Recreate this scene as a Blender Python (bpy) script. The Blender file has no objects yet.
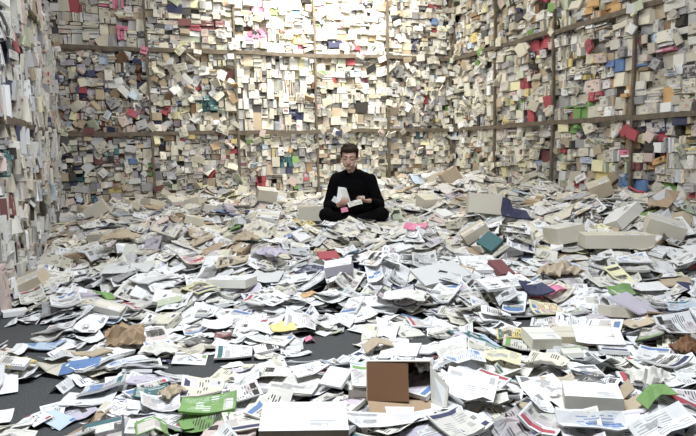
import bpy, bmesh, math, random
import numpy as np
from mathutils import Vector, Matrix, Euler
from math import sin, cos, pi, radians
random.seed(11); rnd = random.random; U_ = random.uniform; G_ = random.gauss
SC = bpy.context.scene
COL = SC.collection

# ------------------------------------------------------------------ camera
CAM_H = 1.08; FOC = 592.0; PITCH = 0.119; ROLL = -0.022; CX, CY = 348.0, 218.0
_R = Vector((1, 0, 0)); _F = Vector((0, cos(PITCH), -sin(PITCH))); _U = Vector((0, sin(PITCH), cos(PITCH)))
RIGHT = cos(ROLL)*_R + sin(ROLL)*_U
UP = -sin(ROLL)*_R + cos(ROLL)*_U
cam_d = bpy.data.cameras.new('camera'); cam = bpy.data.objects.new('camera', cam_d); COL.objects.link(cam)
cam_d.sensor_width = 36.0; cam_d.lens = FOC*36.0/696.0; cam_d.clip_start = .05; cam_d.clip_end = 100
cam.matrix_world = Matrix(((RIGHT.x, UP.x, -_F.x, 0), (RIGHT.y, UP.y, -_F.y, 0), (RIGHT.z, UP.z, -_F.z, CAM_H), (0, 0, 0, 1)))
SC.camera = cam

# ------------------------------------------------------------------ world, exposure, lamps
world = bpy.data.worlds.new('world'); SC.world = world; world.use_nodes = True
world.node_tree.nodes['Background'].inputs[0].default_value = (.75, .8, .9, 1)
world.node_tree.nodes['Background'].inputs[1].default_value = .15
SC.view_settings.view_transform = 'Standard'; SC.view_settings.look = 'None'
SC.view_settings.gamma = 1; SC.view_settings.use_curve_mapping = False
SC.view_settings.exposure = 0.1
def area_lamp(name, loc, target, sx, sy, power, colour, spread=180):
    d = bpy.data.lights.new(name, 'AREA'); d.shape = 'RECTANGLE'; d.size = sx; d.size_y = sy
    d.energy = power; d.color = colour; d.spread = radians(spread)
    o = bpy.data.objects.new(name, d); COL.objects.link(o); o.location = loc
    o.rotation_euler = (Vector(target)-Vector(loc)).to_track_quat('-Z', 'Y').to_euler()
    return o
area_lamp('ceiling_lamp_front', (-.1, 1.9, 4.3), (0, 3.6, 0), 2.0, .9, 300, (.9, .95, 1.0))
area_lamp('ceiling_lamp_rear', (.2, 7.4, 4.35), (.1, 8.2, 0), 2.0, .8, 100, (1.0, .95, .83))
area_lamp('wall_washer', (-.25, 8.75, 4.3), (-.35, 9.9, 2.9), 2.2, .3, 112, (1.0, .96, .86), 120)

# ------------------------------------------------------------------ pixel helpers (for placing things on real surfaces)
def ray(px, py):
    return (_F + RIGHT*((px-CX)/FOC) + UP*((CY-py)/FOC))
def at(px, py, z=0.0):
    d = ray(px, py); t = (z-CAM_H)/d.z
    return Vector((d.x*t, d.y*t, z))
def pix(p):
    v = Vector(p)-Vector((0, 0, CAM_H)); d = v.dot(_F)
    if d < .05: return (-999, -999, d)
    return (CX+FOC*v.dot(RIGHT)/d, CY-FOC*v.dot(UP)/d, d)

# ------------------------------------------------------------------ materials
def new_mat(name, rough=.7):
    m = bpy.data.materials.new(name); m.use_nodes = True
    b = m.node_tree.nodes['Principled BSDF']; b.inputs['Roughness'].default_value = rough
    return m, m.node_tree.nodes, m.node_tree.links, b
def math_node(N, L, op, a, b=None, c=None):
    n = N.new('ShaderNodeMath'); n.operation = op
    for i, v in enumerate((a, b, c)):
        if v is None: continue
        if isinstance(v, (int, float)): n.inputs[i].default_value = v
        else: L.new(v, n.inputs[i])
    return n.outputs[0]
def mix_col(N, L, f, a, b):
    n = N.new('ShaderNodeMix'); n.data_type = 'RGBA'
    for s, v in ((0, f), (6, a), (7, b)):
        if isinstance(v, (int, float)): n.inputs[s].default_value = v
        elif isinstance(v, tuple): n.inputs[s].default_value = v
        else: L.new(v, n.inputs[s])
    return n.outputs[2]
def paper_mat(name, style, rough=.65):
    """sheet colour and ink colour come from the piece; the pattern is flat print"""
    m, N, L, B = new_mat(name, rough)
    B.inputs['Specular IOR Level'].default_value = .3 if style != 'gloss' else .5
    ca = N.new('ShaderNodeAttribute'); ca.attribute_name = 'col'
    ia = N.new('ShaderNodeAttribute'); ia.attribute_name = 'ink'
    sa = N.new('ShaderNodeAttribute'); sa.attribute_name = 'seed'
    uv = N.new('ShaderNodeUVMap'); uv.uv_map = 'metres'
    un = N.new('ShaderNodeUVMap'); un.uv_map = 'unit'
    sp = N.new('ShaderNodeSeparateXYZ'); L.new(uv.outputs[0], sp.inputs[0])
    sn = N.new('ShaderNodeSeparateXYZ'); L.new(un.outputs[0], sn.inputs[0])
    x, y = sp.outputs[0], sp.outputs[1]; u, v = sn.outputs[0], sn.outputs[1]; seed = sa.outputs[2]
    def cellnoise(cx, cy, off):
        a = math_node(N, L, 'FLOOR', math_node(N, L, 'DIVIDE', x, cx)); b = math_node(N, L, 'FLOOR', math_node(N, L, 'DIVIDE', y, cy))
        c = N.new('ShaderNodeCombineXYZ'); L.new(a, c.inputs[0]); L.new(b, c.inputs[1])
        L.new(math_node(N, L, 'ADD', seed, off), c.inputs[2])
        w = N.new('ShaderNodeTexWhiteNoise'); w.noise_dimensions = '3D'; L.new(c.outputs[0], w.inputs['Vector'])
        return w.outputs['Value'], w.outputs['Color']
    def margin(m0):
        def band(t): return math_node(N, L, 'MULTIPLY', math_node(N, L, 'GREATER_THAN', t, m0), math_node(N, L, 'LESS_THAN', t, 1-m0))
        return math_node(N, L, 'MULTIPLY', band(u), band(v))
    col = ca.outputs[0]
    no = N.new('ShaderNodeTexNoise'); no.inputs['Scale'].default_value = 14; no.inputs['Detail'].default_value = 4
    if style == 'text':
        blk, _ = cellnoise(.07, .035, 3.1)
        line = math_node(N, L, 'LESS_THAN', math_node(N, L, 'FRACT', math_node(N, L, 'DIVIDE', y, .009)), .5)
        word, _ = cellnoise(.016, .009, 9.7)
        t = math_node(N, L, 'MULTIPLY', math_node(N, L, 'MULTIPLY', line, math_node(N, L, 'GREATER_THAN', word, .25)), math_node(N, L, 'GREATER_THAN', blk, .5))
        head, _ = cellnoise(.05, .022, 5.5)
        t2 = math_node(N, L, 'MAXIMUM', math_node(N, L, 'MULTIPLY', t, .75), math_node(N, L, 'GREATER_THAN', head, .9))
        col = mix_col(N, L, math_node(N, L, 'MULTIPLY', t2, margin(.08)), col, ia.outputs[0])
    elif style in ('graphic', 'gloss'):
        a, c = cellnoise(.085, .06, 1.3); b2, _ = cellnoise(.03, .022, 7.9)
        line = math_node(N, L, 'LESS_THAN', math_node(N, L, 'FRACT', math_node(N, L, 'DIVIDE', y, .011)), .5)
        pic = math_node(N, L, 'MULTIPLY', math_node(N, L, 'GREATER_THAN', a, .74), margin(.05))
        hs = N.new('ShaderNodeHueSaturation'); hs.inputs['Saturation'].default_value = .16; hs.inputs['Value'].default_value = .62; L.new(c, hs.inputs['Color'])
        col = mix_col(N, L, pic, col, hs.outputs[0])
        ink = math_node(N, L, 'MULTIPLY', math_node(N, L, 'GREATER_THAN', b2, .72), math_node(N, L, 'MULTIPLY', line, margin(.06)))
        col = mix_col(N, L, ink, col, ia.outputs[0])
        big, _ = cellnoise(.11, .028, 2.2)
        col = mix_col(N, L, math_node(N, L, 'MULTIPLY', math_node(N, L, 'GREATER_THAN', big, .9), margin(.1)), col, ia.outputs[0])
    elif style == 'address':
        du = math_node(N, L, 'MULTIPLY', math_node(N, L, 'GREATER_THAN', u, .45), math_node(N, L, 'LESS_THAN', u, .85))
        dv = math_node(N, L, 'MULTIPLY', math_node(N, L, 'GREATER_THAN', v, .25), math_node(N, L, 'LESS_THAN', v, .6))
        line = math_node(N, L, 'LESS_THAN', math_node(N, L, 'FRACT', math_node(N, L, 'DIVIDE', y, .011)), .5)
        word, _ = cellnoise(.02, .011, 4.4)
        t = math_node(N, L, 'MULTIPLY', math_node(N, L, 'MULTIPLY', du, dv), math_node(N, L, 'MULTIPLY', line, math_node(N, L, 'GREATER_THAN', word, .3)))
        st = math_node(N, L, 'MULTIPLY', math_node(N, L, 'MULTIPLY', math_node(N, L, 'GREATER_THAN', u, .84), math_node(N, L, 'LESS_THAN', u, .95)),
                       math_node(N, L, 'MULTIPLY', math_node(N, L, 'GREATER_THAN', v, .7), math_node(N, L, 'LESS_THAN', v, .92)))
        lg = math_node(N, L, 'MULTIPLY', math_node(N, L, 'MULTIPLY', math_node(N, L, 'GREATER_THAN', u, .06), math_node(N, L, 'LESS_THAN', u, .3)),
                       math_node(N, L, 'MULTIPLY', math_node(N, L, 'GREATER_THAN', v, .76), math_node(N, L, 'LESS_THAN', v, .9)))
        col = mix_col(N, L, math_node(N, L, 'MAXIMUM', t, math_node(N, L, 'MAXIMUM', math_node(N, L, 'MULTIPLY', st, .8), math_node(N, L, 'MULTIPLY', lg, .7))), col, ia.outputs[0])
    elif style == 'pages':
        w = math_node(N, L, 'FRACT', math_node(N, L, 'MULTIPLY', v, 9)); col = mix_col(N, L, math_node(N, L, 'MULTIPLY', math_node(N, L, 'LESS_THAN', w, .25), .3), col, (.25, .23, .2, 1))
    # soft handling stains and fibre
    f = math_node(N, L, 'MULTIPLY', no.outputs['Fac'], .16 if style != 'kraft' else .4)
    col = mix_col(N, L, f, col, (.45, .4, .32, 1) if style != 'kraft' else (.2, .12, .06, 1))
    L.new(col, B.inputs['Base Color'])
    bp = N.new('ShaderNodeBump'); bp.inputs['Strength'].default_value = .18; bp.inputs['Distance'].default_value = .004
    n2 = N.new('ShaderNodeTexNoise'); n2.inputs['Scale'].default_value = 30; L.new(n2.outputs['Fac'], bp.inputs['Height']); L.new(bp.outputs[0], B.inputs['Normal'])
    return m
M = {s: paper_mat('paper_'+s, s, .35 if s == 'gloss' else .7) for s in ('plain', 'text', 'graphic', 'gloss', 'address', 'kraft', 'pages')}
def solid(name, c, rough=.7, noise=.2, scale=20, metallic=0, bump=.1):
    m, N, L, B = new_mat(name, rough); B.inputs['Metallic'].default_value = metallic
    n = N.new('ShaderNodeTexNoise'); n.inputs['Scale'].default_value = scale; n.inputs['Detail'].default_value = 5
    tc = N.new('ShaderNodeTexCoord'); L.new(tc.outputs['Object'], n.inputs['Vector'])
    r = N.new('ShaderNodeMapRange'); L.new(n.outputs['Fac'], r.inputs[0]); r.inputs[1].default_value = .25; r.inputs[2].default_value = .75
    r.inputs[3].default_value = 1-noise; r.inputs[4].default_value = 1+noise
    mx = N.new('ShaderNodeVectorMath'); mx.operation = 'SCALE'; mx.inputs[0].default_value = c; L.new(r.outputs[0], mx.inputs['Scale'])
    L.new(mx.outputs[0], B.inputs['Base Color'])
    bp = N.new('ShaderNodeBump'); bp.inputs['Strength'].default_value = bump; bp.inputs['Distance'].default_value = .01
    L.new(n.outputs['Fac'], bp.inputs['Height']); L.new(bp.outputs[0], B.inputs['Normal'])
    return m
M['carpet'] = solid('grey_carpet', (.060, .062, .064), .95, .35, 120, bump=.4)
M['backing'] = solid('dark_backing_board', (.035, .028, .020), .9, .3, 6)
M['timber'] = solid('weathered_timber', (.13, .105, .078), .8, .35, 14)
M['ceiling'] = solid('painted_ceiling', (.22, .21, .20), .9, .05, 4)
M['plaster'] = solid('plain_wall_paint', (.20, .19, .18), .9, .08, 4)
M['skin'] = solid('skin', (.52, .33, .26), .5, .06, 30)
M['hair'] = solid('dark_hair', (.022, .014, .010), .55, .5, 90, bump=.8)
M['shirt'] = solid('black_shirt_cloth', (.0025, .0025, .003), .95, .3, 30)
M['trousers'] = solid('black_trouser_cloth', (.003, .003, .0035), .95, .3, 30)
for k_ in ('shirt', 'trousers', 'hair'): M[k_].node_tree.nodes['Principled BSDF'].inputs['Specular IOR Level'].default_value = .08
M['shoe'] = solid('dark_shoe', (.02, .02, .02), .5, .2, 30)
M['lips'] = solid('lips', (.36, .15, .13), .5, .05, 30)
M['eye'] = solid('eye_surface', (.05, .035, .03), .25, .1, 30)

# ------------------------------------------------------------------ colours with everyday names
C = dict(white=(.80, .81, .825), offwhite=(.70, .69, .64), cream=(.70, .67, .56), palegrey=(.58, .59, .60), grey=(.32, .32, .33), charcoal=(.07, .07, .08),
         black=(.012, .012, .014), blue=(.10, .20, .42), navy=(.02, .03, .10), paleblue=(.50, .60, .74), red=(.40, .06, .09), maroon=(.17, .05, .06),
         green=(.17, .33, .10), palegreen=(.50, .56, .42), yellow=(.70, .58, .24), paleyellow=(.80, .77, .50), orange=(.58, .36, .16), kraft=(.40, .29, .19),
         brown=(.20, .10, .055), tan=(.52, .44, .33), pink=(.70, .22, .36), palepink=(.66, .54, .50), teal=(.03, .13, .15), lilac=(.50, .47, .56), beige=(.58, .545, .46))
CW = dict(white='white', offwhite='off-white', cream='cream', palegrey='pale grey', grey='grey', charcoal='charcoal', black='black', blue='blue', navy='navy',
          paleblue='pale blue', red='red', maroon='maroon', green='green', palegreen='pale green', yellow='yellow', paleyellow='pale yellow', orange='orange',
          kraft='brown kraft', brown='dark brown', tan='tan', pink='pink', palepink='pale pink', teal='teal', lilac='lilac', beige='beige')
def pick(w):
    k = list(w); return random.choices(k, [w[i] for i in k])[0]

# ------------------------------------------------------------------ mesh pieces
def mesh_from(name, V, F, UN, UM, col, ink, seed, mat):
    me = bpy.data.meshes.new(name); me.from_pydata(V, [], F)
    finish_mesh(me, F, UN, UM, col, ink, seed); me.materials.append(M[mat]); return me
def finish_mesh(me, F, UN, UM, col, ink, seed):
    n = len(me.vertices); idx = np.empty(len(me.loops), dtype=np.int32); me.loops.foreach_get('vertex_index', idx)
    for nm, A in (('unit', UN), ('metres', UM)):
        l = me.uv_layers.new(name=nm); l.data.foreach_set('uv', np.asarray(A, dtype=np.float32)[idx].ravel())
    for nm, c in (('col', col), ('ink', ink)):
        a = me.attributes.new(nm, 'FLOAT_COLOR', 'POINT'); c = np.asarray(c, dtype=np.float32)
        if c.ndim == 1: c = np.tile(c, (n, 1))
        a.data.foreach_set('color', np.concatenate([c, np.ones((n, 1), np.float32)], 1).ravel())
    a = me.attributes.new('seed', 'FLOAT', 'POINT'); s = np.asarray(seed, dtype=np.float32)
    a.data.foreach_set('value', np.full(n, s) if s.ndim == 0 else s)
_slabF = {}
def slab_faces(nu, nv):
    k = (nu, nv)
    if k not in _slabF:
        n1 = (nu+1)*(nv+1); F = []; I = lambda i, j: i*(nv+1)+j
        for i in range(nu):
            for j in range(nv):
                a, b, c, d = I(i, j), I(i+1, j), I(i+1, j+1), I(i, j+1)
                F += [(a, b, c, d), (n1+d, n1+c, n1+b, n1+a)]
        for i in range(nu):
            F += [(n1+I(i, 0), n1+I(i+1, 0), I(i+1, 0), I(i, 0)), (I(i, nv), I(i+1, nv), n1+I(i+1, nv), n1+I(i, nv))]
        for j in range(nv):
            F += [(I(0, j), I(0, j+1), n1+I(0, j+1), n1+I(0, j)), (n1+I(nu, j), n1+I(nu, j+1), I(nu, j+1), I(nu, j))]
        _slabF[k] = F
    return _slabF[k]
def slab(w, l, Z, t, rag=0.0):
    """Z: (nu+1)x(nv+1) lower-surface heights; returns V, F, unit uv, metre uv"""
    nu, nv = Z.shape[0]-1, Z.shape[1]-1
    u = np.linspace(0, 1, nu+1)[:, None]*np.ones((1, nv+1)); v = np.linspace(0, 1, nv+1)[None, :]*np.ones((nu+1, 1))
    X = (u-.5)*w; Y = (v-.5)*l
    if rag:
        X = X+np.random.normal(0, rag, X.shape); Y = Y+np.random.normal(0, rag, Y.shape)
    T = t if not isinstance(t, np.ndarray) else t
    top = np.stack([X, Y, Z+T], -1).reshape(-1, 3); bot = np.stack([X, Y, Z], -1).reshape(-1, 3)
    V = np.concatenate([top, bot]); UN = np.stack([u, v], -1).reshape(-1, 2); UN = np.concatenate([UN, UN]); UM = UN*np.array([[w, l]])
    return V, slab_faces(nu, nv), UN, UM
def boxgeo(w, l, h, z0=0.0):
    """box with separate faces so print sits square on every side"""
    V = []; F = []; UN = []; UM = []
    def q(a, b, c, d, su, sv):
        i = len(V); V.extend([a, b, c, d]); F.append((i, i+1, i+2, i+3)); UN.extend([(0, 0), (1, 0), (1, 1), (0, 1)]); UM.extend([(0, 0), (su, 0), (su, sv), (0, sv)])
    x, y = w/2, l/2; a, b = z0, z0+h
    q((-x, -y, b), (x, -y, b), (x, y, b), (-x, y, b), w, l); q((-x, y, a), (x, y, a), (x, -y, a), (-x, -y, a), w, l)
    q((-x, -y, a), (x, -y, a), (x, -y, b), (-x, -y, b), w, h); q((x, y, a), (-x, y, a), (-x, y, b), (x, y, b), w, h)
    q((x, -y, a), (x, y, a), (x, y, b), (x, -y, b), l, h); q((-x, y, a), (-x, -y, a), (-x, -y, b), (-x, y, b), l, h)
    return np.array(V, float), F, np.array(UN, float), np.array(UM, float)
def link(name, me, parent=None, matrix=None):
    o = bpy.data.objects.new(name, me); COL.objects.link(o)
    if parent: o.parent = parent
    if matrix is not None:
        if parent: o.matrix_local = matrix
        else: o.matrix_world = matrix
    return o
class Stuff:
    """collects pieces past the countable limit into one mesh per material"""
    def __init__(s): s.d = {}
    def add(s, V, F, UN, UM, col, ink, seed, mat):
        e = s.d.setdefault(mat, [[], [], [], [], [], [], [], 0]); n = len(V)
        e[0].append(V); e[1].extend([tuple(i+e[7] for i in f) for f in F]); e[2].append(UN); e[3].append(UM)
        e[4].append(np.tile(np.array(col, float), (n, 1))); e[5].append(np.tile(np.array(ink, float), (n, 1))); e[6].append(np.full(n, seed)); e[7] += n
    def build(s, name, label, cat):
        first = None
        mats = list(s.d); V = []; F = []; UN = []; UM = []; co = []; ik = []; sd = []; mi = []; off = 0
        for k, m in enumerate(mats):
            e = s.d[m]; V += e[0]; UN += e[2]; UM += e[3]; co += e[4]; ik += e[5]; sd += e[6]
            F += [tuple(i+off for i in f) for f in e[1]]; mi += [k]*len(e[1]); off += e[7]
        me = bpy.data.meshes.new(name); me.from_pydata(np.concatenate(V).tolist(), [], F)
        finish_mesh(me, F, np.concatenate(UN), np.concatenate(UM), np.concatenate(co), np.concatenate(ik), np.concatenate(sd))
        for m in mats: me.materials.append(M[m])
        me.polygons.foreach_set('material_index', mi)
        o = link(name, me); o['kind'] = 'stuff'; o['label'] = label; o['category'] = cat
        return o
def xform(V, mat):
    A = np.array(mat)[:3, :3]; t = np.array(mat)[:3, 3]
    return V@A.T+t

# ------------------------------------------------------------------ room layout
YAW = .356; cY, sY = cos(YAW), sin(YAW)
CR = Vector((1.93, 10.79, 0)); UB = Vector((cY, sY, 0)); NB = Vector((sY, -cY, 0))
BW_B, BW_R, BW_L = 1.295, 1.369, 1.30
CL = CR-UB*BW_B*5
UR = Vector((sY, -cY, 0)); NR = Vector((-cY, -sY, 0)); UL = Vector((sY, -cY, 0)); NL = Vector((cY, sY, 0))
Z1, Z2, ZT = CAM_H+.268, CAM_H+1.488, 4.45
def prism(name, pts, z0, z1, mat, parent=None):
    n = len(pts); V = [(p[0], p[1], z0) for p in pts]+[(p[0], p[1], z1) for p in pts]
    F = [tuple(range(n-1, -1, -1)), tuple(range(n, 2*n))]+[(i, (i+1) % n, n+(i+1) % n, n+i) for i in range(n)]
    me = bpy.data.meshes.new(name); me.from_pydata(V, [], F); me.materials.append(M[mat]); return link(name, me, parent)
DEPTH = .34
cBL = CL+(-NL)*DEPTH-NB*DEPTH; cBR = CR-NR*DEPTH-NB*DEPTH
eL = cBL+UL*11.2; eR = cBR+UR*11.2
fl = prism('floor', [cBL, cBR, eR, eL], -.1, 0, 'carpet'); fl['kind'] = 'structure'
ce = prism('ceiling', [cBL, cBR, eR, eL], ZT, ZT+.1, 'ceiling'); ce['kind'] = 'structure'
def wall_slab(name, a, b, n, mat):
    o = prism(name, [a, b, b-n*.1, a-n*.1], 0, ZT, mat); o['kind'] = 'structure'; return o
wb = wall_slab('wall_back', cBL, cBR, NB, 'backing'); wr = wall_slab('wall_right', cBR, eR, NR, 'backing')
wl = wall_slab('wall_left', cBL, eL, NL, 'backing'); wf = wall_slab('wall_front', eL, eR, -NB, 'plaster')

# racks: posts and rails that hold the packed mail; each wall has one
def bar(name, a, b, w, d, ax, parent, mat='timber'):
    """square timber from a to b, slightly uneven"""
    a, b = Vector(a), Vector(b); L = (b-a).length; n = 5; dirv = (b-a).normalized(); side = dirv.cross(ax).normalized()
    V = []; F = []
    for i in range(n+1):
        t = i/n; p = a+(b-a)*t+side*G_(0, .004)+ax*G_(0, .003); ww = w*U_(.85, 1.12)
        for s, q in ((-1, -1), (1, -1), (1, 1), (-1, 1)): V.append(p+side*s*ww/2+ax*q*d/2)
    for i in range(n):
        for k in range(4): F.append((i*4+k, i*4+(k+1) % 4, i*4+4+(k+1) % 4, i*4+4+k))
    F += [(3, 2, 1, 0), (n*4, n*4+1, n*4+2, n*4+3)]
    me = bpy.data.meshes.new(name); me.from_pydata([tuple(v) for v in V], [], F); me.materials.append(M[mat]); return link(name, me, parent)
def rack(origin, U, N, bw, nb, label, thick):
    r = bpy.data.objects.new('timber_rack', None); COL.objects.link(r)
    r['label'] = label; r['category'] = 'rack'
    for i in range(thick[0], nb+1):
        w = thick[1] if i == 0 else .034
        p = origin+U*bw*i+N*thick[2]
        for z0, z1 in ((0, Z1), (Z1, Z2), (Z2, ZT)):
            bar('post', (p.x, p.y, z0), (p.x, p.y, z1), w, .04, N, r)
    for i in range(nb):
        a = origin+U*bw*i; b = origin+U*bw*(i+1)
        for z in (Z1, Z2):
            dz0, dz1 = 0, 0
            bar('rail', (a.x+N.x*.05, a.y+N.y*.05, z+G_(0, .006)), (b.x+N.x*.05, b.y+N.y*.05, z+G_(0, .006)), .06, .05, N, r)
    return r
rack(CL, UB, NB, BW_B, 5, 'brown timber rack of posts and rails holding mail along the back wall', (1, .04, .05))
rack(CR, UR, NR, BW_R, 7, 'brown timber rack with thick corner post along the right wall', (0, .075, .055))
rack(CL, UL, NL, BW_L, 6, 'timber rack along the left wall seen at a steep angle', (0, .04, -.01))

# ------------------------------------------------------------------ mail packed in the walls
WALLCOLS = dict(cream=20, offwhite=22, beige=22, palegrey=9, white=7, tan=7, grey=3, charcoal=3, black=1.3, kraft=1.2, palepink=2.5, red=.45, maroon=.4, blue=.3, navy=.5,
                green=.3, yellow=.3, paleyellow=1.2, orange=.1, pink=.25, teal=.15, brown=.6, paleblue=1.2, palegreen=1)
BUSY = dict(WALLCOLS); BUSY.update(dict(cream=10, offwhite=10, beige=14, palegrey=12, white=3, grey=11, charcoal=5, maroon=1.5, blue=1, navy=2.5, lilac=3, brown=2, teal=.6, palepink=5))
COLOUR_R = dict(WALLCOLS); COLOUR_R.update(dict(red=1.2, yellow=.9, paleyellow=3, blue=.7, green=.9, maroon=1, grey=6, palepink=6, orange=.4, palegreen=3))
LEFTC = dict(WALLCOLS); LEFTC.update(dict(palegrey=26, offwhite=24, cream=10, beige=12, white=12, grey=6, palepink=4, tan=2, yellow=0, orange=0, paleyellow=.3, red=.1, green=.1, blue=.2, teal=0, pink=.1, kraft=.5))
# colours of single pieces that stand out on the walls: x0, y0, x1, y1 -> colour
SPOTS = [(66, 0, 84, 12, 'red'), (112, 0, 126, 6, 'pink'), (114, 20, 128, 38, 'pink'), (178, 25, 202, 36, 'red'), (166, 30, 180, 38, 'black'), (205, 20, 222, 30, 'maroon'), (192, 4, 202, 14, 'black'),
         (195, 98, 220, 112, 'teal'), (157, 105, 170, 116, 'red'), (277, 156, 294, 168, 'teal'), (277, 146, 294, 156, 'orange'), (291, 108, 303, 119, 'navy'), (322, 40, 342, 50, 'navy'), (272, 28, 290, 36, 'paleyellow'),
         (248, 28, 264, 40, 'pink'), (252, 2, 268, 12, 'pink'), (314, 2, 324, 9, 'pink'), (416, 88, 427, 98, 'paleyellow'), (425, 5, 440, 14, 'red'), (396, 66, 408, 86, 'grey'), (412, 40, 424, 48, 'navy'),
         (527, 38, 548, 52, 'red'), (520, 80, 535, 88, 'red'), (536, 100, 552, 110, 'red'), (508, 80, 520, 88, 'paleyellow'), (505, 100, 520, 110, 'yellow'), (578, 0, 616, 16, 'orange'), (600, 24, 616, 34, 'paleyellow'),
         (565, 50, 582, 64, 'yellow'), (582, 70, 600, 84, 'yellow'), (590, 94, 612, 104, 'red'), (574, 104, 592, 116, 'green'), (568, 120, 582, 132, 'green'), (612, 80, 634, 100, 'orange'), (660, 86, 676, 104, 'orange'),
         (655, 118, 682, 128, 'navy'), (656, 130, 668, 146, 'red'), (622, 128, 634, 136, 'red'), (632, 160, 642, 178, 'maroon'), (666, 182, 680, 192, 'green'), (680, 192, 696, 204, 'red'), (646, 178, 656, 188, 'red'),
         (592, 174, 612, 194, 'tan'), (612, 158, 626, 178, 'palegreen'), (652, 158, 668, 170, 'orange'), (572, 184, 582, 192, 'red'), (608, 60, 626, 74, 'blue'), (688, 120, 696, 150, 'yellow'), (580, 160, 592, 172, 'paleblue'),
         (102, 122, 122, 136, 'tan'), (120, 118, 138, 134, 'palepink'), (142, 154, 152, 166, 'green'), (206, 170, 222, 178, 'red'), (116, 150, 126, 160, 'palepink'), (60, 100, 70, 112, 'lilac'), (254, 178, 266, 192, 'red'),
         (72, 62, 92, 78, 'navy'), (10, 28, 22, 40, 'red'), (3, 78, 16, 90, 'navy'), (5, 195, 16, 212, 'maroon'), (68, 166, 78, 178, 'black'), (66, 140, 72, 154, 'black'), (8, 150, 14, 180, 'teal')]
def spot_colour(p):
    for x0, y0, x1, y1, c in SPOTS:
        if x0 <= p[0] <= x1 and y0 <= p[1] <= y1: return c
    return None
ORD = ['first', 'second', 'third', 'fourth', 'fifth', 'sixth', 'seventh', 'eighth']
KINDW = dict(mail_bundle='bundle of mail', pamphlet='pamphlet', packet='packet', book='book', flat_box='flat box', folder='folder', file_card='card', booklet='booklet', small_carton='small carton')
wall_pieces = []
def split(x0, z0, x1, z1, tw, th, out):
    w, h = x1-x0, z1-z0
    lim_w, lim_h = tw*U_(.7, 1.5), th*U_(.7, 1.5)
    if w > lim_w and (w/lim_w >= h/lim_h): m = x0+w*U_(.36, .64); split(x0, z0, m, z1, tw, th, out); split(m, z0, x1, z1, tw, th, out)
    elif h > lim_h: m = z0+h*U_(.36, .64); split(x0, z0, x1, m, tw, th, out); split(x0, m, x1, z1, tw, th, out)
    else: out.append((x0, z0, x1, z1))
def add_wall_piece(wall, O, U, N, cx, cz, w, h, d, out, rot, tilt, lean, row, bay, cols, kind=None):
    if w < .008 or h < .008: return
    c = O+U*cx+N*(out-d/2)+Vector((0, 0, cz))
    p = pix(c+N*d/2)
    sc_ = spot_colour(p) if kind != 'rear' else None
    cname = (sc_ if sc_ and rnd() < .55 else None) or pick(cols)
    rear = kind == 'rear'
    if rear: kind = 'packet'
    if kind is None:
        if d > .09: kind = 'small_carton' if w > .13 else 'mail_bundle'
        elif min(w, h) < .05: kind = random.choice(['booklet', 'folder', 'book'])
        elif d > .05: kind = random.choice(['mail_bundle', 'flat_box', 'book', 'packet'])
        else: kind = random.choice(['packet', 'pamphlet', 'file_card', 'folder'])
    # local frame: x along wall, y up the face, z out of the wall
    R = Matrix((tuple(U), (0, 0, 1), tuple(N))).transposed() if False else Matrix(((U.x, 0, N.x), (U.y, 0, N.y), (0, 1, 0)))
    R = R@Matrix.Rotation(rot, 3, 'Z')@Matrix.Rotation(tilt, 3, 'Y')@Matrix.Rotation(lean, 3, 'X')
    mt = R.to_4x4(); mt.translation = c
    if kind in ('small_carton', 'flat_box', 'mail_bundle', 'book'): geo = boxgeo(w, h, d, -d/2)
    else:
        Z = np.full((3, 2), -d/2); Z[1] += U_(-.25, .6)*min(.02, d); geo = slab(w, h, Z, d)
    vis = (not rear) and -12 < p[0] < 708 and -12 < p[1] < 236 and p[2] > 0
    col = np.array(C[cname])*U_(.8, 1.12); ink = C[pick(dict(black=5, charcoal=4, blue=1, maroon=1, red=.8, grey=2))]
    if cname in ('black', 'navy', 'charcoal', 'teal', 'maroon'): ink = C['offwhite']
    mat = random.choice(['text', 'graphic', 'plain', 'plain', 'address', 'plain']) if cname not in ('kraft', 'tan') else 'kraft'
    wall_pieces.append(dict(geo=geo, m=mt, col=col, ink=ink, seed=U_(0, 500), mat=mat, kind=kind, cname=cname, wall=wall, row=row, bay=bay, vis=vis,
                            size=w*h*(FOC/max(p[2], .5))**2*(abs(N.dot((Vector((0, 0, CAM_H))-c).normalized()))+.15), px=p[0], py=p[1], w=w, h=h, d=d))
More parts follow.
